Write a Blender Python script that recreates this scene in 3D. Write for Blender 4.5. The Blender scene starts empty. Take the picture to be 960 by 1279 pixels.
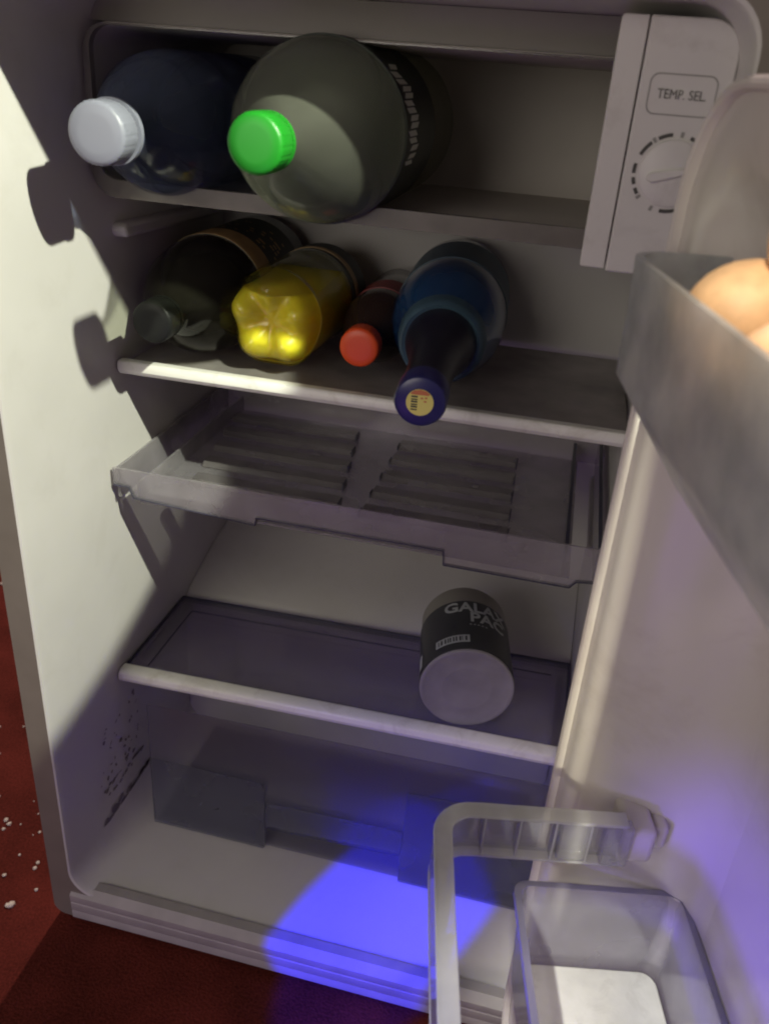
import bpy, bmesh, math, random
from mathutils import Vector, Matrix
random.seed(7)
R = math.radians
SC = bpy.context.scene
COL = SC.collection

# ------------------------------------------------------------------ camera
cam_d = bpy.data.cameras.new('camera')
cam = bpy.data.objects.new('camera', cam_d); COL.objects.link(cam)
CX, CY, CZ = 0.35677775, -0.46596001, 0.69086446
RX = (0.97119427, 0.22782113, 0.06985139)
RY = (0.165218, -0.43256277, -0.88633654)
RZ = (-0.17171108, 0.87234568, -0.45774263)
cam.matrix_world = Matrix(((RX[0], -RY[0], -RZ[0], CX),
                           (RX[1], -RY[1], -RZ[1], CY),
                           (RX[2], -RY[2], -RZ[2], CZ), (0, 0, 0, 1)))
cam_d.sensor_fit = 'VERTICAL'; cam_d.sensor_height = 24.0
cam_d.lens = 24.0 * 1050 / 1279
cam_d.clip_start = 0.005; cam_d.clip_end = 100
cam_d.dof.use_dof = True; cam_d.dof.focus_distance = 0.66; cam_d.dof.aperture_fstop = 6.0
SC.camera = cam

# ------------------------------------------------------------------ world, lamps, exposure
W = bpy.data.worlds.new('World'); SC.world = W; W.use_nodes = True
bg = W.node_tree.nodes['Background']
bg.inputs[0].default_value = (1.0, 0.87, 0.80, 1); bg.inputs[1].default_value = 0.13

def lamp(name, kind, loc, power, color, aim=None, **kw):
    d = bpy.data.lights.new(name, kind); d.energy = power; d.color = color
    for k, v in kw.items(): setattr(d, k, v)
    o = bpy.data.objects.new(name, d); COL.objects.link(o); o.location = loc
    if aim is not None:
        o.rotation_euler = (Vector(aim) - Vector(loc)).to_track_quat('-Z', 'Y').to_euler()
    return o
# the small bright lamp held just above the open door, a hard-edged beam into the cabinet
LP = (0.70, -0.30, 1.15)
lamp('lamp', 'SPOT', LP, 68.0, (0.97, 1.0, 0.80), aim=(LP[0] - .9620, LP[1] + .1488, LP[2] - .2288),
     spot_size=R(81.0), spot_blend=0.02, shadow_soft_size=0.009)
# added unseen lamps: warm for the eggs, narrow for the door edge and bin
DL = (0.375, -0.288, 0.86)
lamp('egg_fill', 'SPOT', DL, 3.4, (1.0, 0.86, 0.64), aim=(0.450, -0.17, 0.57), spot_size=R(48), spot_blend=.7, shadow_soft_size=0.01)
def on_door(u, w, z): return (.49 + .19996 * u - .97982 * w, -.05 - .97982 * u - .19996 * w, z)
for z, z1, half, power in ((0.72, 0.662, 6.0, 0.6), (0.42, 0.375, 29, 4.2)):
    el = lamp('edge_fill', 'SPOT', on_door(.31, .0915, z), power, (1.0, 0.95, 0.70), aim=on_door(-.047, .0774, z1), spot_size=R(2 * half), spot_blend=.12, shadow_soft_size=0.004)  # added thin beams, only to brighten the door rim
    el.scale = (.0165 / math.tan(R(half)), 1.0, 1.0)
lamp('bin_fill', 'SPOT', (0.22, -0.62, 0.82), 24.0, (1.0, 0.98, 0.86), aim=(0.425, -0.150, 0.20), spot_size=R(15), spot_blend=.85, shadow_soft_size=0.01)  # added, brightens the bin bottom and the rail
# the room lamp behind the cabinet: lights the carpet, the cabinet shades the floor in front
lamp('room_lamp', 'POINT', (-0.06, 1.7, 2.3), 135.0, (1.0, 0.76, 0.70), shadow_soft_size=0.03)
# blue party spot and its violet wash
bs = lamp('blue_spot', 'SPOT', (0.283 - .46, -0.86, 0.78), 170.0, (0.0, 0.0, 1.0), aim=(0.283, 0.050, 0.0),
          spot_size=R(5.6), spot_blend=0.22, shadow_soft_size=0.006)
bs.scale = (1.22, 2.0, 1.0)
lamp('blue_glow', 'SPOT', (0.268 - .44, -0.86, 0.78), 10.0, (0.03, 0.0, 1.0), aim=(0.31, 0.10, 0.12), spot_size=R(17), spot_blend=1.0, shadow_soft_size=0.05, specular_factor=.3)  # added soft spot, stands in for the glow around the blue beam
lamp('violet_wash', 'AREA', (0.10, -0.75, 0.02), 0.62, (0.40, 0.15, 1.0), aim=(0.26, 0.1, 0.0), shape='DISK', size=0.4, specular_factor=.15)
lamp('violet_spot', 'SPOT', (-0.05, -0.75, 0.42), 26.0, (0.14, 0.06, 1.0), aim=(0.515, -0.13, 0.27), spot_size=R(16), spot_blend=.8, shadow_soft_size=0.03, specular_factor=.2)
# added frontal fill behind the camera, lifts the dark interior
lamp('front_fill', 'AREA', (-0.25, -1.40, 0.86), 5.8, (1.0, 0.92, 0.82), aim=(0.25, 0.2, 0.58), shape='DISK', size=0.8)

SC.view_settings.view_transform = 'Standard'; SC.view_settings.look = 'None'
SC.view_settings.exposure = 0; SC.view_settings.gamma = 1; SC.view_settings.use_curve_mapping = False
SC.render.engine = 'CYCLES'
SC.cycles.max_bounces = 10; SC.cycles.transparent_max_bounces = 24
SC.cycles.diffuse_bounces = 5; SC.cycles.glossy_bounces = 4; SC.cycles.transmission_bounces = 8
SC.cycles.sample_clamp_indirect = 3.0
SC.cycles.use_denoising = True; SC.cycles.filter_width = 2.0
SC.cycles.caustics_reflective = False; SC.cycles.caustics_refractive = False

# ------------------------------------------------------------------ materials
def _mat(name):
    m = bpy.data.materials.new(name); m.use_nodes = True
    nt = m.node_tree; nt.nodes.clear()
    out = nt.nodes.new('ShaderNodeOutputMaterial')
    return m, nt, out
def _noise_col(nt, col, amt, scale, detail=4, obj=True):
    """colour varied a little by noise"""
    tc = nt.nodes.new('ShaderNodeTexCoord'); no = nt.nodes.new('ShaderNodeTexNoise')
    no.inputs['Scale'].default_value = scale; no.inputs['Detail'].default_value = detail
    nt.links.new(tc.outputs['Object'], no.inputs['Vector'])
    mx = nt.nodes.new('ShaderNodeMix'); mx.data_type = 'RGBA'
    mx.inputs['A'].default_value = (*[c * (1 - amt) for c in col], 1)
    mx.inputs['B'].default_value = (*[min(1, c * (1 + amt)) for c in col], 1)
    mr = nt.nodes.new('ShaderNodeMapRange'); mr.inputs[1].default_value = .3; mr.inputs[2].default_value = .7
    nt.links.new(no.outputs['Fac'], mr.inputs[0]); nt.links.new(mr.outputs[0], mx.inputs['Factor'])
    return mx.outputs['Result'], no, tc
def solid(name, col, rough=.45, metal=0, amt=.06, scale=14, bump=0, bscale=200, spec=.5, trans=0, coat=0):
    m, nt, out = _mat(name)
    b = nt.nodes.new('ShaderNodeBsdfPrincipled')
    c, no, tc = _noise_col(nt, col, amt, scale)
    nt.links.new(c, b.inputs['Base Color'])
    b.inputs['Roughness'].default_value = rough; b.inputs['Metallic'].default_value = metal
    b.inputs['Specular IOR Level'].default_value = spec
    b.inputs['Coat Weight'].default_value = coat
    mr = nt.nodes.new('ShaderNodeMapRange')
    mr.inputs[3].default_value = max(0.02, rough - .07); mr.inputs[4].default_value = min(1, rough + .07)
    nt.links.new(no.outputs['Fac'], mr.inputs[0]); nt.links.new(mr.outputs[0], b.inputs['Roughness'])
    if bump:
        n2 = nt.nodes.new('ShaderNodeTexNoise'); n2.inputs['Scale'].default_value = bscale
        nt.links.new(tc.outputs['Object'], n2.inputs['Vector'])
        bp = nt.nodes.new('ShaderNodeBump'); bp.inputs['Strength'].default_value = bump; bp.inputs['Distance'].default_value = .001
        nt.links.new(n2.outputs['Fac'], bp.inputs['Height']); nt.links.new(bp.outputs[0], b.inputs['Normal'])
    nt.links.new(b.outputs[0], out.inputs[0])
    return m
def grime(m, col, amt, scale, lo=.52, hi=.75):
    """yellowed and scuffed patches over a solid material"""
    nt = m.node_tree; b = [n for n in nt.nodes if n.type == 'BSDF_PRINCIPLED'][0]
    src = b.inputs['Base Color'].links[0].from_socket
    tc = nt.nodes.new('ShaderNodeTexCoord'); no = nt.nodes.new('ShaderNodeTexNoise')
    no.inputs['Scale'].default_value = scale; no.inputs['Detail'].default_value = 9; no.inputs['Roughness'].default_value = .68
    no.inputs['Distortion'].default_value = .6
    nt.links.new(tc.outputs['Object'], no.inputs['Vector'])
    mr = nt.nodes.new('ShaderNodeMapRange'); mr.inputs[1].default_value = lo; mr.inputs[2].default_value = hi; mr.inputs[4].default_value = amt
    nt.links.new(no.outputs['Fac'], mr.inputs[0])
    mx = nt.nodes.new('ShaderNodeMix'); mx.data_type = 'RGBA'; mx.inputs['B'].default_value = (*col, 1)
    nt.links.new(mr.outputs[0], mx.inputs['Factor']); nt.links.new(src, mx.inputs['A']); nt.links.new(mx.outputs['Result'], b.inputs['Base Color'])
    return m
def clear(name, tint, body, fac, rough=.12, edge=.35, gloss=.10, haze=.25, hscale=18, through=.4):
    """thin clear plastic: see-through, with a milky body share, stronger at grazing angles, cloudy patches"""
    m, nt, out = _mat(name)
    tr = nt.nodes.new('ShaderNodeBsdfTransparent'); tr.inputs[0].default_value = (*tint, 1)
    b = nt.nodes.new('ShaderNodeBsdfPrincipled'); b.inputs['Roughness'].default_value = rough + .1
    c, no, tc = _noise_col(nt, body, .12, hscale)
    nt.links.new(c, b.inputs['Base Color'])
    tl = nt.nodes.new('ShaderNodeBsdfTranslucent'); nt.links.new(c, tl.inputs[0])
    mb = nt.nodes.new('ShaderNodeMixShader'); mb.inputs[0].default_value = through
    nt.links.new(b.outputs[0], mb.inputs[1]); nt.links.new(tl.outputs[0], mb.inputs[2])
    lw = nt.nodes.new('ShaderNodeLayerWeight'); lw.inputs[0].default_value = .35
    m1 = nt.nodes.new('ShaderNodeMath'); m1.operation = 'MULTIPLY_ADD'
    m1.inputs[1].default_value = edge; m1.inputs[2].default_value = fac
    nt.links.new(lw.outputs['Facing'], m1.inputs[0])
    mr = nt.nodes.new('ShaderNodeMapRange'); mr.inputs[1].default_value = .3; mr.inputs[2].default_value = .75
    mr.inputs[3].default_value = -fac * haze; mr.inputs[4].default_value = fac * haze
    nt.links.new(no.outputs['Fac'], mr.inputs[0])
    m2 = nt.nodes.new('ShaderNodeMath'); m2.operation = 'ADD'; m2.use_clamp = True
    nt.links.new(m1.outputs[0], m2.inputs[0]); nt.links.new(mr.outputs[0], m2.inputs[1])
    mx = nt.nodes.new('ShaderNodeMixShader')
    nt.links.new(m2.outputs[0], mx.inputs[0]); nt.links.new(tr.outputs[0], mx.inputs[1]); nt.links.new(mb.outputs[0], mx.inputs[2])
    gl = nt.nodes.new('ShaderNodeBsdfGlossy'); gl.inputs['Roughness'].default_value = rough
    fr = nt.nodes.new('ShaderNodeFresnel'); fr.inputs[0].default_value = 1.45
    m3 = nt.nodes.new('ShaderNodeMath'); m3.operation = 'MULTIPLY'; m3.inputs[1].default_value = gloss * 10
    m3.use_clamp = True
    nt.links.new(fr.outputs[0], m3.inputs[0])
    m4 = nt.nodes.new('ShaderNodeMath'); m4.operation = 'MINIMUM'; m4.inputs[1].default_value = .6
    nt.links.new(m3.outputs[0], m4.inputs[0])
    mg = nt.nodes.new('ShaderNodeMixShader')
    nt.links.new(m4.outputs[0], mg.inputs[0]); nt.links.new(mx.outputs[0], mg.inputs[1]); nt.links.new(gl.outputs[0], mg.inputs[2])
    nt.links.new(mg.outputs[0], out.inputs[0])
    return m

M = {}
M['liner'] = solid('white_liner', (.58, .56, .54), .42, amt=.05, scale=9, bump=.03, bscale=260)
grime(M['liner'], (.40, .37, .32), .22, 14)
M['trim'] = solid('ivory_trim', (.80, .79, .74), .35, amt=.04)
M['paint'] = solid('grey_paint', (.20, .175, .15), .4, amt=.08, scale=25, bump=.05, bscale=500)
M['door'] = solid('door_plastic', (.62, .58, .55), .24, amt=.04, scale=8, spec=.5)
grime(M['door'], (.38, .32, .27), .5, 9)
M['box'] = solid('box_plastic', (.62, .60, .58), .45, amt=.04)
grime(M['box'], (.36, .33, .30), .4, 30); grime(M['trim'], (.42, .38, .30), .5, 40)
M['groove'] = solid('dark_groove', (.12, .11, .105), .7)
M['mark'] = solid('dark_print', (.06, .058, .052), .6)
M['mark_pale'] = solid('worn_print', (.28, .27, .255), .6)
M['letter'] = solid('faded_print', (.17, .165, .15), .6, amt=.35, scale=260)
M['red_print'] = solid('red_print', (.30, .05, .03), .6)
M['alu'] = solid('dull_aluminium', (.52, .485, .44), .55, metal=.05, amt=.12, scale=8)
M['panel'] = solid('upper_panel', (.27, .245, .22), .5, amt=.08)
M['lip'] = clear('smoky_plastic', (.72, .70, .66), (.42, .39, .36), .45, rough=.2)
M['tray'] = clear('clear_tray', (.91, .89, .91), (.74, .71, .74), .24, rough=.12, edge=.3)
M['rib'] = clear('tray_rib', (.84, .82, .84), (.48, .45, .45), .34, rough=.2, edge=.3)
M['edge'] = solid('tray_edge', (.055, .055, .085), .2)
M['glass'] = clear('shelf_glass', (.88, .87, .91), (.52, .47, .56), .20, rough=.06, edge=.15, gloss=.08)
M['frost'] = clear('frosted_shelf', (.6, .57, .54), (.58, .54, .51), .74, rough=.25, edge=.1, gloss=.05)
M['drawer'] = clear('smoky_drawer', (.88, .88, .91), (.25, .26, .31), .13, rough=.3, edge=.06, gloss=.03)
M['sill'] = solid('grey_sill', (.40, .37, .36), .5, amt=.12, scale=30, bump=.1, bscale=200)  # grey somewhat darker than the liner
M['drawer_pad'] = clear('drawer_pad', (.86, .87, .91), (.16, .17, .20), .20, rough=.35, edge=.06, gloss=.02)
M['rail'] = clear('clear_rail', (.95, .95, .97), (.85, .85, .87), .14, rough=.06, edge=.5, gloss=.2)
M['railtop'] = clear('clear_rail_lip', (.94, .95, .97), (.90, .91, .93), .42, rough=.08, edge=.35, gloss=.2)
M['bin'] = clear('clear_bin', (.94, .93, .97), (.80, .78, .86), .20, rough=.12, edge=.40, gloss=.10)
M['binedge'] = clear('bin_rim', (.7, .68, .82), (.46, .44, .60), .50, rough=.15, edge=.3)
M['frostwhite'] = grime(solid('frosted_white', (.78, .78, .76), .35, amt=.15, scale=30, bump=.3, bscale=120), (.45, .44, .42), .6, 35)
M['egg_rack'] = clear('milky_rack', (.92, .92, .91), (.88, .94, 1.0), .62, rough=.25, edge=.3, gloss=.05, haze=.4, hscale=26, through=.6)
M['egg'] = solid('egg_shell', (.82, .54, .31), .45, amt=.13, scale=120, bump=.3, bscale=1300)
M['cap_white'] = solid('pale_cap', (.24, .25, .31), .42)
M['cap_green'] = solid('green_cap', (.012, .25, .016), .42)
M['cap_red'] = solid('red_cap', (.80, .09, .02), .4)
M['cap_black'] = solid('black_cap', (.014, .015, .014), .45, spec=.18)
M['cap_navy'] = solid('navy_cap', (.025, .025, .13), .3)
M['foil'] = solid('navy_foil', (.012, .012, .026), .35)
M['water'] = clear('bluish_bottle', (.66, .72, .88), (.15, .19, .30), .26, rough=.06, edge=.40, gloss=.07)
M['sprite'] = clear('greenish_bottle', (.95, .97, .88), (.46, .48, .39), .125, rough=.1, edge=.15, gloss=.05)
M['spritelabel'] = solid('dark_green_label', (.018, .028, .018), .45)
M['labelwhite'] = solid('label_print', (.62, .64, .56), .5)
M['cola'] = solid('cola_dark', (.012, .011, .009), .08, amt=.2, spec=.2)
M['cola_clear'] = clear('cola_neck', (.3, .3, .28), (.03, .03, .03), .6, rough=.08, gloss=.08)
M['gold'] = solid('gold_label', (.42, .27, .11), .5, amt=.3, scale=40)
M['blacklabel'] = solid('black_label', (.02, .022, .016), .5)
M['juice'] = solid('yellow_juice', (.95, .78, .03), .35, amt=.05)
M['pet'] = clear('clear_pet', (.99, .98, .90), (.95, .82, .20), .03, rough=.04, edge=.10, gloss=.1)
M['cola_red'] = solid('cola_brown', (.035, .02, .016), .15, amt=.2)
M['redlabel'] = solid('red_label', (.22, .02, .02), .5)
M['blue'] = solid('blue_bottle', (.014, .06, .17), .16, amt=.15, coat=.3)
M['bluepale'] = solid('blue_label', (.045, .09, .13), .5, amt=.2, scale=30)
M['olive'] = solid('olive_collar', (.09, .085, .05), .4)
M['sticker'] = solid('yellow_sticker', (.80, .72, .20), .5)
M['sticker_red'] = solid('sticker_red_print', (.62, .20, .08), .5)
M['tin'] = solid('tin_black', (.042, .044, .043), .4, amt=.2)
M['tinprint'] = solid('tin_print', (.40, .42, .40), .5)
M['tinend'] = solid('tin_end', (.25, .235, .235), .55, amt=.12, scale=45, bump=.1, bscale=300)
M['tub'] = solid('pale_tub', (.30, .285, .235), .5, amt=.1)
M['crumb'] = solid('white_crumb', (.8, .74, .62), .7)
M['dirt'] = solid('dirt', (.26, .225, .235), .8)
# carpet
_pb = [n for n in M['juice'].node_tree.nodes if n.type == 'BSDF_PRINCIPLED'][0]
_pb.inputs['Subsurface Weight'].default_value = .6; _pb.inputs['Subsurface Radius'].default_value = (.03, .02, .004); _pb.inputs['Subsurface Scale'].default_value = 1.0
def carpet():
    m, nt, out = _mat('red_carpet')
    b = nt.nodes.new('ShaderNodeBsdfPrincipled'); b.inputs['Roughness'].default_value = .95
    b.inputs['Specular IOR Level'].default_value = .1
    tc = nt.nodes.new('ShaderNodeTexCoord')
    n1 = nt.nodes.new('ShaderNodeTexNoise'); n1.inputs['Scale'].default_value = 420; n1.inputs['Detail'].default_value = 3
    n2 = nt.nodes.new('ShaderNodeTexNoise'); n2.inputs['Scale'].default_value = 16
    for n in (n1, n2): nt.links.new(tc.outputs['Object'], n.inputs['Vector'])
    ad = nt.nodes.new('ShaderNodeMath'); ad.operation = 'MULTIPLY_ADD'; ad.inputs[1].default_value = .5
    nt.links.new(n1.outputs['Fac'], ad.inputs[0])
    hl = nt.nodes.new('ShaderNodeMath'); hl.operation = 'MULTIPLY'; hl.inputs[1].default_value = .5
    nt.links.new(n2.outputs['Fac'], hl.inputs[0]); nt.links.new(hl.outputs[0], ad.inputs[2])
    cr = nt.nodes.new('ShaderNodeValToRGB')
    cr.color_ramp.elements[0].position = .3; cr.color_ramp.elements[0].color = (.06, .012, .008, 1)
    cr.color_ramp.elements[1].position = .7; cr.color_ramp.elements[1].color = (.19, .035, .025, 1)
    nt.links.new(ad.outputs[0], cr.inputs[0]); nt.links.new(cr.outputs[0], b.inputs['Base Color'])
    bp = nt.nodes.new('ShaderNodeBump'); bp.inputs['Strength'].default_value = .6; bp.inputs['Distance'].default_value = .002
    nt.links.new(n1.outputs['Fac'], bp.inputs['Height']); nt.links.new(bp.outputs[0], b.inputs['Normal'])
    nt.links.new(b.outputs[0], out.inputs[0])
    return m
M['carpet'] = carpet()

# ------------------------------------------------------------------ mesh helpers
class MB:
    def __init__(s, T=None): s.v = []; s.f = []; s.T = T
    def add(s, vs, fs):
        k = len(s.v); s.v += [tuple(v) for v in vs]; s.f += [tuple(i + k for i in f) for f in fs]; return s
    def box(s, x0, x1, y0, y1, z0, z1):
        vs = [(x, y, z) for x in (x0, x1) for y in (y0, y1) for z in (z0, z1)]
        return s.add(vs, [(0, 1, 3, 2), (4, 6, 7, 5), (0, 4, 5, 1), (2, 3, 7, 6), (0, 2, 6, 4), (1, 5, 7, 3)])
    def prism(s, pts, a, b, axis='y'):
        """closed outline pts (2D) extruded a..b along axis; y: pts=(x,z), x: pts=(y,z), z: pts=(x,y)"""
        n = len(pts)
        def mk(p, t): return {'y': (p[0], t, p[1]), 'x': (t, p[0], p[1]), 'z': (p[0], p[1], t)}[axis]
        vs = [mk(p, a) for p in pts] + [mk(p, b) for p in pts]
        fs = [(i, (i + 1) % n, n + (i + 1) % n, n + i) for i in range(n)] + [tuple(range(n))[::-1], tuple(range(n, 2 * n))]
        return s.add(vs, fs)
    def loft(s, loops, cap0=False, cap1=False, closed=True):
        n = len(loops[0]); k = []
        vs = [p for l in loops for p in l]; fs = []
        for j in range(len(loops) - 1):
            for i in range(n if closed else n - 1):
                fs.append((j * n + i, j * n + (i + 1) % n, (j + 1) * n + (i + 1) % n, (j + 1) * n + i))
        if cap0: fs.append(tuple(range(n))[::-1])
        if cap1: fs.append(tuple((len(loops) - 1) * n + i for i in range(n)))
        return s.add(vs, fs)
    def lathe(s, prof, n=48, mod=None):
        """profile [(y, r)] turned about the Y axis"""
        loops = []
        for (y, r) in prof:
            l = []
            for i in range(n):
                a = 2 * math.pi * i / n
                rr = r * (mod(a, y, r) if mod else 1)
                l.append((rr * math.cos(a), y, rr * math.sin(a)))
            loops.append(l)
        return s.loft(loops, prof[0][1] > 1e-6, prof[-1][1] > 1e-6)
    def sweep(s, path, sec):
        """open section [(d, z)] (d = sideways) along a flat path [(x, y)], z up"""
        loops = []
        for i, p in enumerate(path):
            a = Vector(path[max(0, i - 1)]); b = Vector(path[min(len(path) - 1, i + 1)])
            t = (b - a).normalized(); nrm = Vector((-t.y, t.x))
            loops.append([(p[0] + nrm.x * d, p[1] + nrm.y * d, z) for d, z in sec])
        return s.loft(loops, True, True)
    def build(s, name, mat, parent=None, bevel=0, seg=2, angle=35, solidify=0, loc=None):
        vs = s.v if s.T is None else [s.T(v) for v in s.v]
        me = bpy.data.meshes.new(name); me.from_pydata(vs, [], s.f)
        bm = bmesh.new(); bm.from_mesh(me)
        bmesh.ops.remove_doubles(bm, verts=bm.verts, dist=1e-6)
        bmesh.ops.recalc_face_normals(bm, faces=bm.faces); bm.to_mesh(me); bm.free()
        me.shade_smooth(); me.set_sharp_from_angle(angle=R(angle))
        me.materials.append(mat)
        o = bpy.data.objects.new(name, me); COL.objects.link(o)
        if parent is not None: o.parent = parent
        if loc is not None: o.location = loc
        if solidify:
            m = o.modifiers.new('thickness', 'SOLIDIFY'); m.thickness = solidify; m.offset = 0
        if bevel:
            m = o.modifiers.new('bevel', 'BEVEL'); m.width = bevel; m.segments = seg; m.limit_method = 'ANGLE'; m.angle_limit = R(40)
            m.harden_normals = False
        return o
def tag(o, label=None, cat=None, group=None, kind=None):
    if label: o['label'] = label
    if cat: o['category'] = cat
    if group: o['group'] = group
    if kind: o['kind'] = kind
    return o
def empty(name, loc=(0, 0, 0), rot=(0, 0, 0), **k):
    o = bpy.data.objects.new(name, None); COL.objects.link(o); o.location = loc; o.rotation_euler = rot
    o.empty_display_size = .02
    return tag(o, **k)
def rrect(x0, x1, z0, z1, r, seg=6):
    """rounded rectangle outline; r = radius or (bl, br, tr, tl)"""
    if not isinstance(r, (tuple, list)): r = (r,) * 4
    pts = []
    for (cx, cz, rr, a0) in ((x0 + r[0], z0 + r[0], r[0], 180), (x1 - r[1], z0 + r[1], r[1], 270),
                             (x1 - r[2], z1 - r[2], r[2], 0), (x0 + r[3], z1 - r[3], r[3], 90)):
        k = seg if rr > 1e-6 else 0
        for i in range(k + 1):
            a = R(a0 + (90 * i / k if k else 0)); pts.append((cx + rr * math.cos(a), cz + rr * math.sin(a)))
    return pts
def text_mesh(s, size, depth=.0004, bold=0):
    """lettering as a mesh in the XZ plane facing -Y, centred; returns (verts, faces)"""
    cu = bpy.data.curves.new('lettering', 'FONT'); cu.body = s; cu.size = size; cu.extrude = depth
    cu.offset = size * bold; cu.align_x = 'CENTER'; cu.align_y = 'CENTER'; cu.resolution_u = 3
    o = bpy.data.objects.new('lettering', cu); COL.objects.link(o)
    dg = bpy.context.evaluated_depsgraph_get(); me = bpy.data.meshes.new_from_object(o.evaluated_get(dg))
    vs = [tuple(v.co) for v in me.vertices]; fs = [tuple(p.vertices) for p in me.polygons]
    bpy.data.objects.remove(o); bpy.data.curves.remove(cu); bpy.data.meshes.remove(me)
    return [(x, -z, y) for x, y, z in vs], fs

# ------------------------------------------------------------------ carpet
ground = MB().add([(-3, -3, -.045), (3.5, -3, -.045), (3.5, 4, -.045), (-3, 4, -.045)], [(0, 1, 2, 3)]).build('carpet_floor', M['carpet'])
tag(ground, kind='structure')

# ------------------------------------------------------------------ refrigerator
IW, IH, ID = .42, .735, .375
fridge = empty('refrigerator', (0, 0, 0), label='white mini refrigerator standing open on the red carpet', cat='refrigerator')
# cabinet shell (outer box with an opening), front flange and liner share rounded outlines
def loop(x0, x1, z0, z1, r, y): return [(x, y, z) for x, z in rrect(x0, x1, z0, z1, r, 8)]
OUT = (-.023, .445, -.036, .772, .012)
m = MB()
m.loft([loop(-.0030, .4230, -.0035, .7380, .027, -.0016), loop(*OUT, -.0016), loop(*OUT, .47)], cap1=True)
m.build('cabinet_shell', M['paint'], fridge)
rc = (.030, .030, .028, .028)
m = MB()
m.loft([loop(-.0030, .4230, -.0035, .7380, .027, -.0016), loop(-.0016, .4216, -.0020, .7366, .0275, -.0008),
        loop(0, IW, 0, IH, .028, .004), loop(0.001, IW - .001, 0.001, IH - .001, .026, ID)], cap1=True)
m.build('inner_liner', M['liner'], fridge)
# ridged threshold under the opening
m = MB()
prof = [(-.002, -.036), (-.0040, -.034), (-.0040, -.026), (-.0036, -.0254), (-.0036, -.0240), (-.0042, -.0230), (-.0042, -.0145),
        (-.0037, -.0138), (-.0037, -.0126), (-.0043, -.0116), (-.0045, -.004), (-.0018, -.002), (.003, .0018), (.012, .0018), (.012, -.036)]
m.prism(prof, -.003, IW + .02, 'x'); m.build('threshold', M['sill'], fridge)
m = MB()
m.prism([(-.0065, -.0355), (-.0065, -.0345), (.0, -.0345), (.0, -.0355)], .0, IW + .02, 'x')
# compressor step at the bottom back of the liner
m = MB()
st = [(.250, .0015), (.250, .160), (.254, .171), (.262, .177), (.30, .190), (.345, .2015), (.374, .206), (.374, .0015)]
m.prism(st, .0015, IW - .0015, 'x'); m.build('compressor_step', M['liner'], fridge)
# shelf supports moulded on the side walls
def support(z, y0, y1, drop=.006, h=.011, d=.012):
    for sx in (0, 1):
        mm = MB()
        x0, x1 = (-.004, d) if sx == 0 else (IW - d, IW + .004)
        mm.prism([(y0, z - h), (y0 - .004, z - h * .4), (y0, z), (y1, z - drop), (y1, z - drop - h)], x0, x1, 'x')
        mm.build('shelf_support', M['liner'], fridge, bevel=.003, seg=3)
support(.576, .158, .36, .004); support(.456, .215, .36, 0); support(.341, .20, .36, 0); support(.163, .150, .25, 0)
# stained streaks on the lower left wall
m = MB(); rs = random.Random(3)
def blot(y, z, ly, lz, ang, n=9):
    pts = []
    for i in range(n):
        a = 2 * math.pi * i / n; q = .65 + .5 * rs.random()
        p, s_ = ly * q * math.cos(a), lz * q * math.sin(a)
        pts.append((0.0013, y + p * math.cos(ang) - s_ * math.sin(ang), z + p * math.sin(ang) + s_ * math.cos(ang)))
    m.add(pts, [tuple(range(n))])
for k in range(15):      # the long dark streak
    t = k / 14; blot(.062 + .085 * t + rs.uniform(-.002, .002), .0245 + .002 * t + rs.uniform(-.004, .004), .005 + .003 * rs.random(), .0025 + .002 * rs.random(), rs.uniform(-.1, .2))
for k in range(12):
    t = k / 11; blot(.072 + .065 * t + rs.uniform(-.002, .002), .051 + .004 * t + rs.uniform(-.003, .003), .004 * rs.random() + .002, .0012 + .001 * rs.random(), .1)
for k in range(14):
    t = rs.random(); blot(.060 + .07 * t, .062 + .004 * t + rs.uniform(-.004, .004), .003 * rs.random() + .001, .0016 * rs.random() + .0008, .1)
for k in range(34):
    t = rs.random(); blot(.058 + .075 * rs.random(), .072 + .06 * rs.random(), .0022 * rs.random() + .0007, .0022 * rs.random() + .0006, rs.random() * 3)
blot(.127, .1345, .003, .0022, .2); blot(.128, .131, .0018, .002, .2)
tag(m.build('dirt_streaks', M['dirt'], fridge), kind='stuff')

# ice box at the top with its smoky drip tray lip
m = MB()
FX0, FX1, FZ0, FZ1, FY = .003, .392, .598, .712, .135
m.loft([loop(FX0, FX1, FZ0, FZ1, .018, FY), loop(FX0 + .002, FX1 - .002, FZ0 + .002, FZ1 - .002, .016, FY - .001),
        loop(FX0 + .004, FX1 - .004, FZ0 + .005, FZ1 - .003, .014, FY + .006), loop(FX0 + .004, FX1 - .004, FZ0 + .007, FZ1 - .003, .014, .366)], cap1=True)
m.loft([loop(FX0, FX1, FZ0, FZ1, .018, FY), loop(FX0, FX1, FZ0, FZ1, .018, .37)])
m.build('ice_box', M['alu'], fridge)

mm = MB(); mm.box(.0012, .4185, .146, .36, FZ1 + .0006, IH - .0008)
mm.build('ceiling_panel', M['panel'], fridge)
mm = MB(); o_ = rrect(FX0 + .001, FX1 - .001, FZ0 + .001, FZ1 - .001, .018, 8); i_ = rrect(FX0 + .006, FX1 - .0022, FZ0 + .0135, FZ1 - .0022, .015, 8)
mm.loft([[(x, .1275, z) for x, z in o_], [(x, .1275, z) for x, z in i_], [(x, .1335, z) for x, z in i_], [(x, .1335, z) for x, z in o_], [(x, .1275, z) for x, z in o_]])
mm.build('drip_tray_lip', M['lip'], fridge, bevel=.0012)
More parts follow.
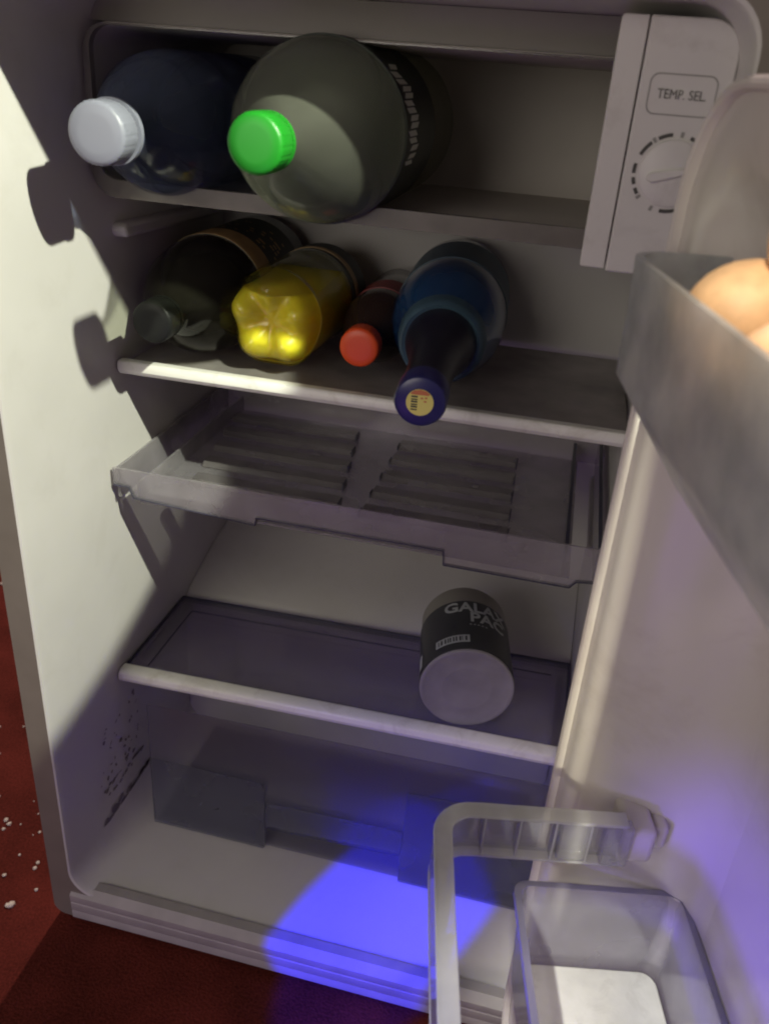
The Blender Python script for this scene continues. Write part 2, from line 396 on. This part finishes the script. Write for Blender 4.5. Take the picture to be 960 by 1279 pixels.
# control box hanging at the top right
BX0, BX1, BZ0, BZ1, BY = .3590, .4195, .6030, .7285, .040
cb = MB()
cb.prism(rrect(.3735, BX1, BZ0 - .001, BZ1, (.001, .002, .016, .001)), BY, .1265, 'y')
cbo = cb.build('control_box', M['box'], fridge, bevel=.0012)
MB().prism(rrect(BX0, .3727, BZ0, BZ1, (.002, .0005, .0005, .002)), BY + .002, .1265, 'y').build('end_cap', M['box'], cbo, bevel=.001)
# raised frame and lettering
def tilt(px, pz, a=-.06):   # print sits a few degrees off level in its frame
    return px, pz
lc = (.3955, .6935)
out, inn = rrect(-.0170, .0170, -.0098, .0098, .0045), rrect(-.0163, .0163, -.0091, .0091, .004)
mm = MB(); n = len(out)
mm.add([(lc[0] + p[0], BY - .0002, lc[1] + p[1]) for p in out] + [(lc[0] + p[0], BY - .0002, lc[1] + p[1]) for p in inn],
       [(i, (i + 1) % n, n + (i + 1) % n, n + i) for i in range(n)])
mm.build('label_frame', M['mark_pale'], cbo)
tv, tf = text_mesh('TEMP. SEL.', .0068)
MB().add([(lc[0] + x * .80, BY - .0003 + y, lc[1] + z * .95) for x, y, z in tv], tf).build('lettering', M['letter'], cbo)
# thermostat dial
dc = (.3980, .6560)
mm = MB(); mm.lathe([(-.0030, 0), (-.0030, .0155), (-.0024, .0166), (.0005, .0168)], 56)
MB.build(mm, 'dial', M['box'], cbo, loc=(dc[0], BY, dc[1]))
mm = MB()
mm.prism([(-.0125, -.0010), (-.010, -.0026), (.010, -.0013), (.0130, 0), (.010, .0013), (-.010, .0026), (-.0125, .0010)], -.0056, -.0029, 'y')
g = mm.build('dial_grip', M['box'], cbo, bevel=.0006, loc=(dc[0], BY, dc[1])); g.rotation_euler = (0, -R(14), 0)
mm = MB(); mm.box(.0085, .0125, -.0059, -.0055, -.0006, .0006)
g = mm.build('pointer_mark', M['red_print'], cbo, loc=(dc[0], BY, dc[1])); g.rotation_euler = (0, -R(14), 0)
mm, mp = MB(), MB()
def arc(mb, a0, a1, r0, r1, y=-.0004):
    k = 5; vs = []
    for i in range(k + 1):
        a = R(a0 + (a1 - a0) * i / k)
        for r in (r0, r1): vs.append((dc[0] + r * math.cos(a), BY + y, dc[1] + r * math.sin(a)))
    mb.add(vs, [(2 * i, 2 * i + 1, 2 * i + 3, 2 * i + 2) for i in range(k)])
r0, r1 = .0181, .0200
for a0, a1 in ((98, 120), (131, 155), (169, 184), (190, 201), (207, 217), (47, 70), (18, 37), (264, 288), (300, 325)): arc(mm, a0, a1, r0, r1)
for a in (84, 42, 126, 222, 250, 294, 332): arc(mp, a - 2.5, a + 2.5, r0 - .0002, r1 + .0006)
mm.build('dial_marks', M['mark'], cbo); mp.build('dial_ticks', M['mark_pale'], cbo)

# ------------------------------------------------------------------ the open door (hinged right, opened past square)
DE, DN = Vector((.2, -.98, 0)).normalized(), Vector((-.98, -.2, 0)).normalized()
DO = Vector((.49, -.05, 0))
def DT(v): return tuple(DO + DE * v[0] + DN * v[1] + Vector((0, 0, v[2])))
door = MB(DT)
def dloop(u0, u1, z0, z1, r, w): return [(u, w, z) for u, z in rrect(u0, u1, z0, z1, r, 8)]
door.loft([dloop(-.060, .43, -.03, .757, .012, -.055), dloop(-.060, .43, -.03, .757, .012, -.003), dloop(-.057, .427, -.027, .754, .012, 0)], True, True)
door_o = door.build('door', M['door'], fridge)
a = (-.047, .405, -.002, .703)
dk = MB(DT)
def ring(k, w, r): return dloop(a[0] + k, a[1] - k, a[2] + k, a[3] - k * 1.3, r, w)
dk.loft([ring(-.002, .0005, .058), ring(-.001, .030, .058), ring(0, .072, .058), ring(.0008, .0765, .057), ring(.003, .0795, .055), ring(.006, .0803, .053),
         ring(.020, .0775, .042), ring(.028, .072, .036), ring(.038, .058, .030), ring(.047, .036, .026), ring(.055, .016, .024), ring(.064, .005, .022), ring(.078, .0012, .020), ring(.096, -.0006, .018)])
dk.build('door_dike', M['door'], door_o)
bd = MB(DT)   # bead added along the dike edge, shaped to catch the edge beams
def bead(k, w): return dloop(a[0] + k, a[1] - k, a[2] + k, a[3] - k, .056 - k, w)
bd.loft([bead(.0012, .079), bead(.0010, .0825), bead(.0022, .0848), bead(.0042, .0852), bead(.0058, .0842), bead(.0066, .0800)])
bd.build('catch_bead', M['door'], door_o)
gk = MB(DT)
gk.loft([dloop(-.056, .426, -.026, .753, .010, .0005), dloop(-.055, .425, -.025, .752, .010, .009), dloop(-.044 - .006, .412, -.010, .716, .02, .009), dloop(-.050, .412, -.010, .716, .02, .0005)])
gk.build('door_gasket', M['trim'], door_o, bevel=.002)
sk = MB(DT); sk.box(-.016, .021, .034, .0535, .279, .305); sk.box(-.016, .013, .024, .0335, .282, .302)
sk.build('rail_socket', M['door'], door_o, bevel=.004, seg=3)

# ------------------------------------------------------------------ shelves and tray
# middle shelf with ivory front trim
s2 = empty('shelf', (0, .15, .466), label='frosted upper shelf with a white front edge, carrying the row of drinks bottles', cat='shelf', group='refrigerator shelves')
MB().box(.003, .417, .150, .36, .4595, .4640).build('shelf_plate', M['frost'], s2, bevel=.001, loc=(0, -.15, -.466))
MB().prism([(.1465, .4570), (.1435, .4610), (.1435, .4655), (.1455, .4685), (.1535, .4685), (.1535, .4570)], .002, .418, 'x').build('front_trim', M['trim'], s2, bevel=.001, loc=(0, -.15, -.466))
# lower shelf of clear glass, slightly tilted
s4 = empty('shelf', (.0, .11, .1745), (0, R(-1.3), 0), label='clear glass lower shelf with an ivory front bar, carrying the tub with the black label', cat='shelf', group='refrigerator shelves')
MB().box(.004, .416, .006, .132, -.0045, -.0005).build('glass_plate', M['glass'], s4, bevel=.0006)
mm = MB(); mm.box(.0035, .4165, .1325, .1345, -.0055, .0008); mm.box(.0016, .0038, .004, .1345, -.0055, .0008); mm.box(.4162, .418, .004, .1345, -.0055, .0008)
mm.build('glass_edge', M['edge'], s4)
mm = MB(); mm.box(.022, .0232, .012, .110, -.0002, .0002); mm.box(.022, .40, .110, .1112, -.0002, .0002)
mm.build('refraction_lines', M['edge'], s4)  # dark lines painted on the glass for its refracted edge
MB().prism([(-.0070, -.0075), (-.0085, -.003), (-.0070, .0020), (-.0030, .0042), (.0055, .0042), (.0075, .002), (.0075, -.0075)], .002, .418, 'x').build('front_trim', M['trim'], s4, bevel=.0012)

# clear chiller tray
t3 = empty('chiller_tray', (.2, .12, .352), label='clear ribbed plastic tray with a notched front lip below the upper shelf', cat='tray')
OFF = (-.2, -.12, -.352)
TX0, TX1, TY0, TY1, TZ, TT = .006, .4125, .120, .362, .352, .3815
lip = [(TX0 - .002, TT), (TX0 - .002, .366), (.018, .3655), (.022, .356), (.132, .3505), (.133, .3575), (.292, .3575), (.293, .3445), (.394, .3445), (.3985, .3505), (TX1 + .002, .3525), (TX1 + .002, TT)]
MB().prism(lip, TY0, TY0 + .0025, 'y').build('front_lip', M['tray'], t3, loc=OFF)
# dark cut edges of the lip: lower edge line and top edge line
mm = MB()
for (p, q) in zip(lip[1:-2], lip[2:-1]):
    d = Vector((q[0] - p[0], q[1] - p[1])); nn = Vector((-d.y, d.x)).normalized() * .0005
    mm.prism([(p[0] - nn.x, p[1] - nn.y), (q[0] - nn.x, q[1] - nn.y), (q[0] + nn.x, q[1] + nn.y), (p[0] + nn.x, p[1] + nn.y)], TY0 - .0006, TY0 + .0031, 'y')
mm.build('lip_edge', M['edge'], t3, loc=OFF)
MB().box(TX0 + .02, TX1 - .02, TY0 + .0025, TY1, TZ - .001, TZ + .001).build('tray_floor', M['tray'], t3, loc=OFF)
for x0, x1, zt in ((TX0, TX0 + .0025, TT), (TX0 + .0185, TX0 + .0205, TT - .012), (TX1 - .0025, TX1, TT), (TX1 - .0265, TX1 - .0245, TT - .010)):
    MB().box(x0, x1, TY0 + .003, TY1, TZ + .0012, zt).build('side_wall', M['tray'], t3, loc=OFF)
mm = MB()
for x0, x1 in ((TX1 - .0270, TX1 - .0240), (TX1 - .0028, TX1 + .0004)):
    mm.box(x0, x1, TY0 + .003, TY1, TT - .0095 if x0 < TX1 - .01 else TT + .0002, TT - .0088 if x0 < TX1 - .01 else TT + .0009)
mm.build('side_rim', M['edge'], t3, loc=OFF)
MB().box(TX0, TX1, TY1 - .002, TY1, TZ + .0012, TT - .004).build('back_wall', M['tray'], t3, loc=OFF)
for c, (xa, xb, skew) in enumerate(((.052, .190, -.16), (.212, .338, -.04))):
    for k in range(5):
        y0 = .166 + k * .039 if c == 0 else .160 + k * .039
        sh = skew * (y0 - .166); xa2 = xa if c else xa - .006 * k
        mm = MB(); mm.prism([(y0, TZ + .0012), (y0 + .004, TZ + .0065), (y0 + .018, TZ + .0065), (y0 + .022, TZ + .0012)], xa2, xb + sh, 'x')
        rb = mm.build('rib', M['rib'], t3, bevel=.001, loc=OFF)
        MB().box(xb + sh + .0002, xb + sh + .0012, y0 - .002, y0 + .012, TZ + .0012, TZ + .008).build('rib_end', M['edge'], rb)
        if c: MB().box(xa - .0014, xa - .0004, y0, y0 + .010, TZ + .0012, TZ + .006).build('rib_end', M['edge'], rb)

# smoky crisper drawer pushed to the back of the floor
dr = empty('crisper_drawer', (.23, .10, 0), label='smoky bluish plastic drawer with a notched front at the back of the refrigerator floor', cat='drawer')
DOFF = (-.23, -.10, 0)
p = [(.0335, .0022), (.152, .0022), (.153, .030), (.286, .036), (.288, .0022), (.4125, .0022), (.4125, .160), (.0335, .152)]
MB().prism(p, .0945, .0965, 'y').build('front_panel', M['drawer'], dr, loc=DOFF)
for nm, q in (('front_pad', [(.034, .0022), (.152, .0022), (.152, .088), (.034, .088)]), ('front_pad', [(.288, .0022), (.412, .0022), (.412, .125), (.288, .118)]),
              ('pull_bar', [(.1525, .030), (.2875, .036), (.2875, .068), (.1525, .064)])):
    MB().prism(q, .0915, .0942, 'y').build(nm, M['drawer_pad'], dr, bevel=.0012, loc=DOFF)
MB().box(.036, .410, .0968, .240, .0025, .0045).build('drawer_bottom', M['drawer'], dr, loc=DOFF)

# ------------------------------------------------------------------ door fittings
# egg rack
er = empty('egg_rack', DT((.2, .06, .535)), label='milky clear door rack close to the camera, holding the brown eggs', cat='rack')
EO = tuple(-Vector(DT((.2, .06, .535))))
prof = [(.034, .5345), (.080, .5345), (.1095, .577), (.111, .630)]
mm = MB(DT)
U0, U1, RR = -.015, .372, .020
def egg_loop(w, z, ins=0):
    u0 = U0 + (0.111 - w) * .9 * (0 if z > .57 else 1) + ins
    pts = [(u0, .034, z)]
    r = RR
    for i in range(9):
        an = R(90 * i / 8); pts.append((u0 + r - r * math.cos(an), w - r + r * math.sin(an), z))
    pts += [(U1 - ins, w, z), (U1 - ins, .034, z)]
    return pts
mm.loft([egg_loop(.080, .5345), egg_loop(.090, .549), egg_loop(.1095, .577), egg_loop(.1112, .629), egg_loop(.1112, .630), egg_loop(.1085, .630, .0025), egg_loop(.1065, .580, .0025), egg_loop(.080, .538, .002)], True, True)
mm.build('rack_body', M['egg_rack'], er, loc=EO)
# bottle rail
ra = empty('bottle_rail', DT((.2, .1, .275)), label='clear plastic U-shaped guard rail plugged into the inside of the door', cat='rail')
RO = tuple(-Vector(DT((.2, .1, .275))))
path = [(.014, .054), (.014, .10), (.014, .140)]
for i in range(1, 9):
    an = R(90 * i / 8); path.append((.014 + .024 - .024 * math.cos(an), .145 + .024 * math.sin(an)))
path += [(.10, .1695), (.2, .170), (.33, .1705), (.36, .1705)]
ZB, ZT = .277, .311
# flat path in (u, w): sideways +d points to the door side
mm = MB(DT); mm.sweep(path, [(.0, ZB), (.0, ZT), (-.0024, ZT), (-.0024, ZB)]); mm.build('web', M['rail'], ra, loc=RO)
for zz, wd, nm in ((ZT, .0105, 'top_flange'), (ZB, .0085, 'bottom_flange')):
    mm = MB(DT); mm.sweep(path, [(.0004, zz), (.0004, zz + .0022), (-wd, zz + .0022), (-wd, zz)]); mm.build(nm, M['railtop'], ra, bevel=.0005, loc=RO)
for w in (.074, .095, .116, .137): MB(DT).box(.0160, .0230, w, w + .0012, ZB + .003, ZT - .0005).build('stiffener', M['railtop'], ra, loc=RO)
for u in (.05, .075, .10, .125, .15, .175, .2, .225, .25): MB(DT).box(u, u + .0012, .160, .167, ZB + .003, ZT - .0005).build('stiffener', M['railtop'], ra, loc=RO)
mm = MB(DT); mm.box(.0155, .024, .050, .066, ZB + .002, ZT - .001); mm.box(.0155, .022, .074, .092, ZB + .0025, ZT - .0015)
mm.build('plug', M['rail'], ra, bevel=.001, loc=RO)
# bottle bin
bi = empty('door_bin', DT((.2, .06, .15)), label='deep clear plastic door bin at the bottom of the picture, bright inside', cat='bin')
BO = tuple(-Vector(DT((.2, .06, .15))))
def bloop(u0, u1, w0, w1, r, z):
    return [(u, w, z) for u, w in rrect(u0, u1, w0, w1, r, 6)]
mm = MB(DT)
ZB2, ZT2 = .170, .243
mm.loft([bloop(.0145, .325, .004, .104, .012, ZB2), bloop(.012, .33, .003, .108, .010, ZT2 - .006), bloop(.0098, .332, .002, .1105, .009, ZT2), bloop(.0125, .329, .005, .1075, .007, ZT2),
         bloop(.0145, .327, .006, .1055, .008, ZT2 - .006), bloop(.0170, .322, .0075, .1015, .012, ZB2 + .003)], True, True)
mm.build('bin_body', M['bin'], bi, loc=BO)
mm = MB(DT); mm.loft([bloop(.0090, .333, .0016, .1112, .009, ZT2 + .0006), bloop(.0088, .333, .0014, .1116, .009, ZT2 - .003), bloop(.0096, .332, .002, .1100, .009, ZT2 - .0032), bloop(.0132, .328, .0055, .107, .007, ZT2 + .0006), bloop(.0090, .333, .0016, .1112, .009, ZT2 + .0006)])
mm.build('bin_rim', M['binedge'], bi, loc=BO)
mm = MB(DT); mm.loft([bloop(.0185, .320, .009, .1000, .010, ZB2 + .0034), bloop(.0185, .320, .009, .1000, .010, ZB2 + .006)], True, True)
mm.build('bin_glow_sheet', M['frostwhite'], bi, bevel=.001, loc=BO)  # white sheet added to carry the bright glow on the bin bottom
mm = MB(); mm.lathe([(0, .0), (0.0, .016), (.003, .018), (.030, .018), (.034, .015), (.034, 0)], 28)

# eggs
def egg(u, w, z, ang, label, tip=.03, size=1):
    mm = MB(); prof = []
    for i in range(17):
        t = math.pi * i / 16; y = -math.cos(t) * .0285 * size; r = .0218 * size * math.sin(t) * (1 - .13 * math.cos(math.pi - t))
        prof.append((y, max(r, 0 if i in (0, 16) else .0005)))
    mm.lathe(prof, 32)
    o = mm.build('egg', M['egg'], None, loc=DT((u, w, z + .013)))
    o.rotation_euler = ang
    tag(o, label, 'egg', 'brown eggs in the door rack')
egg(.060, .077, .607, (R(8), 0, R(-62)), 'brown egg in front in the rack, its pointed end towards the shelves')
egg(.070, .058, .638, (R(-6), 0, R(-40)), 'brown egg lying highest and farthest back in the rack')
egg(.116, .077, .599, (R(5), 0, R(-80)), 'brown egg only just peeking over the rack edge, nearest the camera')

# ------------------------------------------------------------------ bottles
def knurl(k, amp): return lambda a, y, r: 1 + amp * (1 if math.sin(a * k) > 0 else -1) * (1 if .0015 < y < .5 else 0)
def cap_mesh(r, h): return [(0, 0), (0, r * .55), (.0004, r * .86), (.0014, r * .97), (.0030, r), (h - .001, r), (h, r * .98), (h, 0)]
def bottle(name, loc, yaw, pitch, label, cat='bottle'):
    return empty(name, loc, (R(pitch), 0, R(yaw)), label=label, cat=cat, group='bottles lying in the refrigerator')
def part(o, name, prof, mat, n=56, mod=None, angle=40):
    mm = MB(); mm.lathe(prof, n, mod); return mm.build(name, mat, o, angle=angle)

# water bottle, pale cap
b = bottle('water_bottle', (.067, .028, .6495), 3.5, .5, 'dark bluish clear bottle with a pale lilac cap in the ice box')
c = part(b, 'cap', cap_mesh(.0182, .020), M['cap_white'], 96, knurl(40, .012), 60)
part(b, 'neck_ring', [(.0215, .014), (.0215, .0195), (.0255, .0195), (.0255, .014)], M['cap_white'])
part(b, 'body', [(.018, .0135), (.030, .0135), (.040, .016), (.055, .026), (.072, .037), (.090, .0445), (.108, .0475), (.130, .0480), (.136, .0465), (.142, .048), (.20, .0482), (.206, .0465), (.212, .048), (.30, .048), (.322, .040), (.325, 0)], M['water'])
# big greenish bottle, green cap
b = bottle('soda_bottle', (.179, -.004, .6545), -.6, .6, 'large greenish clear bottle with a bright green cap in the ice box')
c = part(b, 'cap', cap_mesh(.0160, .0190), M['cap_green'], 96, knurl(40, .016), 60)
part(c, 'cap_band', [(.0192, .0150), (.0192, .0161), (.0225, .0161), (.0225, .0150)], M['cap_green'])
part(b, 'body', [(.0180, .0115), (.030, .0120), (.036, .0150), (.044, .0215), (.055, .0310), (.068, .0405), (.082, .0480), (.100, .0540), (.118, .0565), (.135, .0570), (.30, .0570), (.330, .050), (.336, 0)], M['sprite'], 64)
c = part(b, 'label', [(.130, .0572), (.1302, .0577), (.225, .0577), (.2252, .0572)], M['spritelabel'], 64)
mm = MB()    # pale angular print on the label
rr = .0579
for k, (a0, a1, ya, yb, sl) in enumerate(((38, 48, .137, .157, .006), (29, 37, .139, .163, -.006), (20, 28, .138, .161, .006), (11, 19, .140, .163, -.005), (2, 10, .138, .161, .006), (-7, 1, .141, .162, -.006), (-16, -9, .139, .159, .005))):
    for (q0, q1) in ((0, .42), (.58, 1)):
        vs = []
        for aa, dy in ((a0 + (a1 - a0) * q0, 0), (a0 + (a1 - a0) * q1, sl)):
            for y in (ya + dy * (1 if q0 else -1), yb + dy * (1 if q0 else -1)): vs.append((rr * math.cos(R(aa)), y, rr * math.sin(R(aa))))
        mm.add(vs, [(0, 1, 3, 2)])
mm.build('label_print', M['labelwhite'], c); c.location.y = -.009

ZS = .4685
# black cola bottle
b = bottle('cola_bottle', (.0555, .105, ZS - .001 + .0485), .5, 0, 'black cola bottle with a glossy black cap lying against the left wall')
part(b, 'cap', cap_mesh(.0160, .018), M['cap_black'], 96, knurl(40, .014), 60)
part(b, 'cap_band', [(.0185, .0150), (.0185, .0162), (.0215, .0162), (.0215, .0150)], M['cap_black'])
part(b, 'body', [(.016, .0125), (.026, .0128), (.032, .0165), (.045, .0270), (.060, .0370), (.076, .0440), (.095, .0475), (.115, .0480), (.240, .0480), (.250, .042), (.252, 0)], M['cola'], 64)
c = part(b, 'label', [(.112, .0481), (.1121, .0486), (.215, .0486), (.2151, .0481)], M['blacklabel'], 64)
part(c, 'gold_band', [(.1125, .0488), (.1126, .0490), (.142, .0490), (.1421, .0488)], M['gold'], 64)
mm = MB(); rs = random.Random(5)
for k in range(80):
    aa, y = rs.uniform(-20, 150), rs.choice([.150, .157, .164, .171, .178, .19])
    da = rs.uniform(1.5, 5); r = .0489
    mm.add([(r * math.cos(R(t)), yy, r * math.sin(R(t))) for t in (aa, aa + da) for yy in (y, y + .003)], [(0, 1, 3, 2)])
mm.build('label_print', M['gold'], c)
# yellow bottle, base towards the opening
b = bottle('juice_bottle', (.1245, .160, ZS + .0415), -1.5, 0, 'yellow juice bottle with its five-lobed base towards the opening')
def petal(a, y, r, k=1.0):
    g = max(0, math.cos(5 * (a - R(90 + 36)))) ** 3       # groove
    return g
def petal_mesh(s=1.0, n=100, back=.20):
    loops = []; Rb = .0415 * s
    rings = [(0.0, 0), (.16, .0), (.34, .0), (.52, .0), (.68, .0), (.82, .0), (.92, .0), (.98, .0), (1.0, .004), (1.0, .010), (1.0, .017), (1.0, .026), (1.0, .040), (.985, .060), (.985, .080)]
    for rr, yo in rings:
        l = []
        for i in range(n):
            a_ = 2 * math.pi * i / n
            g = (0.5 + 0.5 * math.cos(5 * a_ + math.pi * .5)) ** 1.1 * .55
            if yo == 0:
                foot = .010 * (1 - ((rr - .60) / .40) ** 2) if rr > .2 else 0
                y = .018 - max(0, foot * 1.4) * (1 - g) - .004 * (1 - rr) + (.0165 * rr ** 6) * g + .010 * max(0, rr - .82) / .18
                y = max(.0, y)
                rad = rr * (1 - .12 * g * rr ** 2)
            else:
                y = .028 - .010 + yo + .006 * g * max(0, 1 - yo / .03)
                rad = rr * (1 - .12 * g * max(0, 1 - yo / .028))
            l.append((Rb * rad * math.cos(a_), y, Rb * rad * math.sin(a_)))
        loops.append(l)
    for (y, r) in ((.100, .0415), (.104, .0405), (.108, .0412), (.145, .0405), (.165, .034), (.180, .022), (.188, .014), (.200, .013)):
        loops.append([(s * r * math.cos(2 * math.pi * i / n), y, s * r * math.sin(2 * math.pi * i / n)) for i in range(n)])
    return MB().loft(loops, False, True)
petal_mesh().build('body', M['pet'], b, angle=70)
lq = petal_mesh(.965).build('juice', M['juice'], b, angle=70)
bm = bmesh.new(); bm.from_mesh(lq.data)
bmesh.ops.remove_doubles(bm, verts=bm.verts, dist=1e-5)
r_ = bmesh.ops.bisect_plane(bm, geom=bm.verts[:] + bm.edges[:] + bm.faces[:], plane_co=(0, 0, .0215), plane_no=(0, -.04, 1), clear_outer=True)
bmesh.ops.holes_fill(bm, edges=[e_ for e_ in bm.edges if e_.is_boundary], sides=0)
bmesh.ops.recalc_face_normals(bm, faces=bm.faces); bm.to_mesh(lq.data); bm.free()
lq.data.shade_smooth(); lq.data.set_sharp_from_angle(angle=R(50))
for v in lq.data.vertices: v.co.y += .0012
c = part(b, 'label', [(.110, .0414), (.1101, .0419), (.150, .0412), (.1501, .0400)], M['blacklabel'])
part(c, 'gold_band', [(.118, .0420), (.1181, .0422), (.126, .0420), (.1261, .0417)], M['gold'])
part(b, 'cap', [(.190, 0), (.190, .0155), (.204, .0155), (.205, .014), (.205, 0)], M['cap_black'], 60)
# small red-capped bottle
b = bottle('cola_bottle', (.2005, .168, ZS + .0305), 1.5, 0, 'small dark cola bottle with a bright red cap between the yellow and blue bottles')
part(b, 'cap', cap_mesh(.0158, .0180), M['cap_red'], 96, knurl(40, .014), 60)
part(b, 'body', [(.016, .012), (.026, .0122), (.032, .0150), (.045, .0220), (.060, .0285), (.075, .0305), (.100, .0290), (.120, .0305), (.175, .0305), (.186, .025), (.188, 0)], M['cola_red'])
part(b, 'label', [(.088, .0300), (.0881, .0304), (.120, .0308), (.1201, .0304)], M['redlabel'])
# big blue bottle with a navy capped neck
b = bottle('wine_bottle', (.2755, .034, ZS + .0415), 4.2, .8, 'large blue bottle whose dark neck and navy cap stick out over the shelf edge')
c = part(b, 'cap', [(0, 0), (0, .0135), (.0010, .0160), (.003, .0170), (.022, .0172), (.0225, .0160)], M['cap_navy'], 64)
part(b, 'neck_foil', [(.0225, .0158), (.060, .0165), (.090, .0185), (.105, .0215), (.118, .0250), (.130, .0275), (.1325, .0275)], M['foil'])
cl = part(b, 'collar', [(.1322, .0278), (.131, .0300), (.1330, .0320), (.138, .0335), (.146, .0350), (.1465, .0340)], M['bluepale'])
part(b, 'body', [(.145, .0345), (.156, .0375), (.170, .0420), (.185, .0455), (.200, .0472), (.220, .0478), (.315, .0478), (.324, .042), (.326, 0)], M['blue'], 64)
part(b, 'label', [(.225, .0480), (.2251, .0484), (.300, .0484), (.3001, .0480)], M['bluepale'], 64)
stk = MB().lathe([(-.0004, 0), (-.0004, .0088), (-.0001, .0089)], 40).build('price_sticker', M['sticker'], c)
mm = MB()
for k in range(6): mm.box(-.0056, -.0016, -.0007, -.0005, -.0052 + k * .0017, -.0052 + k * .0017 + (.0011 if k % 2 else .0008))
mm.build('sticker_print', M['mark'], c)
mm = MB(); mm.prism([(-.0052, .0052), (-.0065, .0058), (-.004, .0078), (0, .0086), (.004, .0078), (.0062, .0060), (.0052, .0052)], -.0007, -.0005, 'y')
for q in ((.0004, .0026), (.003, .0030), (.0026, .0006)): mm.box(q[0], q[0] + .0016, -.0007, -.0005, q[1], q[1] + .0010)
mm.build('sticker_heading', M['sticker_red'], c)

# ------------------------------------------------------------------ black tin on the lower shelf
tin = empty('plastic_tub', (.326, .122, .1815 + .0425), (0, 0, R(10)), label='pale tub with a black lettered label lying on the lower glass shelf', cat='tub')
RT = .0415
part(tin, 'body', [(.0034, RT - .0022), (.0045, RT - .0012), (.100, RT - .0012), (.106, RT - .004), (.107, RT - .006), (.107, 0)], M['tub'], 72)
part(tin, 'label', [(.0040, RT - .0011), (.0041, RT), (.0768, RT), (.0770, RT - .0011)], M['tin'], 72)
part(tin, 'tub_end', [(.0009, 0), (.0009, .020), (.0007, .0212), (.0007, .0225), (.0009, .0237), (.0009, RT - .005), (.0005, RT - .0038), (.0001, RT - .0022), (.0004, RT - .0008), (.0018, RT - .0001), (.0034, RT - .0006), (.0036, RT - .0015)], M['tinend'], 72)
def wrap(s, size, ang, yc, mat, name, sx=1.0):
    tv, tf = text_mesh(s, size, .0001, .025)
    vs = []
    for x, y, z in tv:
        a_ = R(ang) - x * sx / RT; r = RT + .0004 - y
        vs.append((r * math.cos(a_), yc + z, r * math.sin(a_)))
    MB().add(vs, tf).build(name, mat, tin)
wrap('GALAX', .0200, 80, .0655, M['tinprint'], 'lettering', .95)
wrap('PAC', .0200, 66, .0500, M['tinprint'], 'lettering', .95)
wrap('- - - - -', .006, 80, .0395, M['tinprint'], 'small_print', 1.0)
mm = MB()   # pale code strip and a side patch
def patch(mb, a0, a1, y0, y1, sl=0, r=RT + .0005):
    vs = []
    for i in range(9):
        a_ = R(a0 + (a1 - a0) * i / 8)
        for y in (y0 + sl * i / 8, y1 + sl * i / 8): vs.append((r * math.cos(a_), y, r * math.sin(a_)))
    mb.add(vs, [(2 * i, 2 * i + 1, 2 * i + 3, 2 * i + 2) for i in range(8)])
patch(mm, 92, 135, .0120, .0225); patch(mm, 163, 172, .010, .028); mm.build('code_strip', M['tinprint'], tin)
mm = MB(); rs = random.Random(2); aa = 95
while aa < 131:
    w = rs.uniform(.8, 2.4); patch(mm, aa, aa + w, .0140, .0205, 0, RT + .0007); aa += w + rs.uniform(1, 3)
mm.build('code_print', M['tin'], tin)

# ------------------------------------------------------------------ crumbs on the carpet
mm = MB(); rs = random.Random(11)
def crumb(x, y, s):
    bm = bmesh.new(); bmesh.ops.create_icosphere(bm, subdivisions=1, radius=s)
    vs = [(x + v.co.x * rs.uniform(.7, 1.5), y + v.co.y * rs.uniform(.7, 1.5), -.045 + s * .5 + v.co.z * .8) for v in bm.verts]
    mm.add(vs, [tuple(v.index for v in f.verts) for f in bm.faces]); bm.free()
CR = CZ + .045
def at(px, py):
    d = [RX[i] * (px - 480) / 1050 + RY[i] * (py - 639.5) / 1050 + RZ[i] for i in range(3)]
    t = (-.045 - CZ) / d[2]; return CX + d[0] * t, CY + d[1] * t
for k in range(9):
    px = rs.uniform(-40, 50); py = 1030 + rs.gauss(0, 42); crumb(*at(px, py), rs.uniform(.0006, .0013))
for px, py, s in ((8, 1025, .003), (12, 1030, .0032), (5, 1036, .0024), (44, 1085, .0026), (48, 1078, .0024), (46, 1112, .0026), (6, 1094, .0026), (0, 908, .0022), (30, 908, .0018), (45, 870, .0016), (25, 1068, .0018), (10, 1132, .0036), (15, 1131, .0044), (3, 730, .004), (50, 1040, .002)):
    crumb(*at(px, py), s * .75)
cr = mm.build('crumbs', M['crumb'], None, angle=180)
tag(cr, 'white crumbs scattered on the red carpet beside the refrigerator', 'crumbs', kind='stuff')
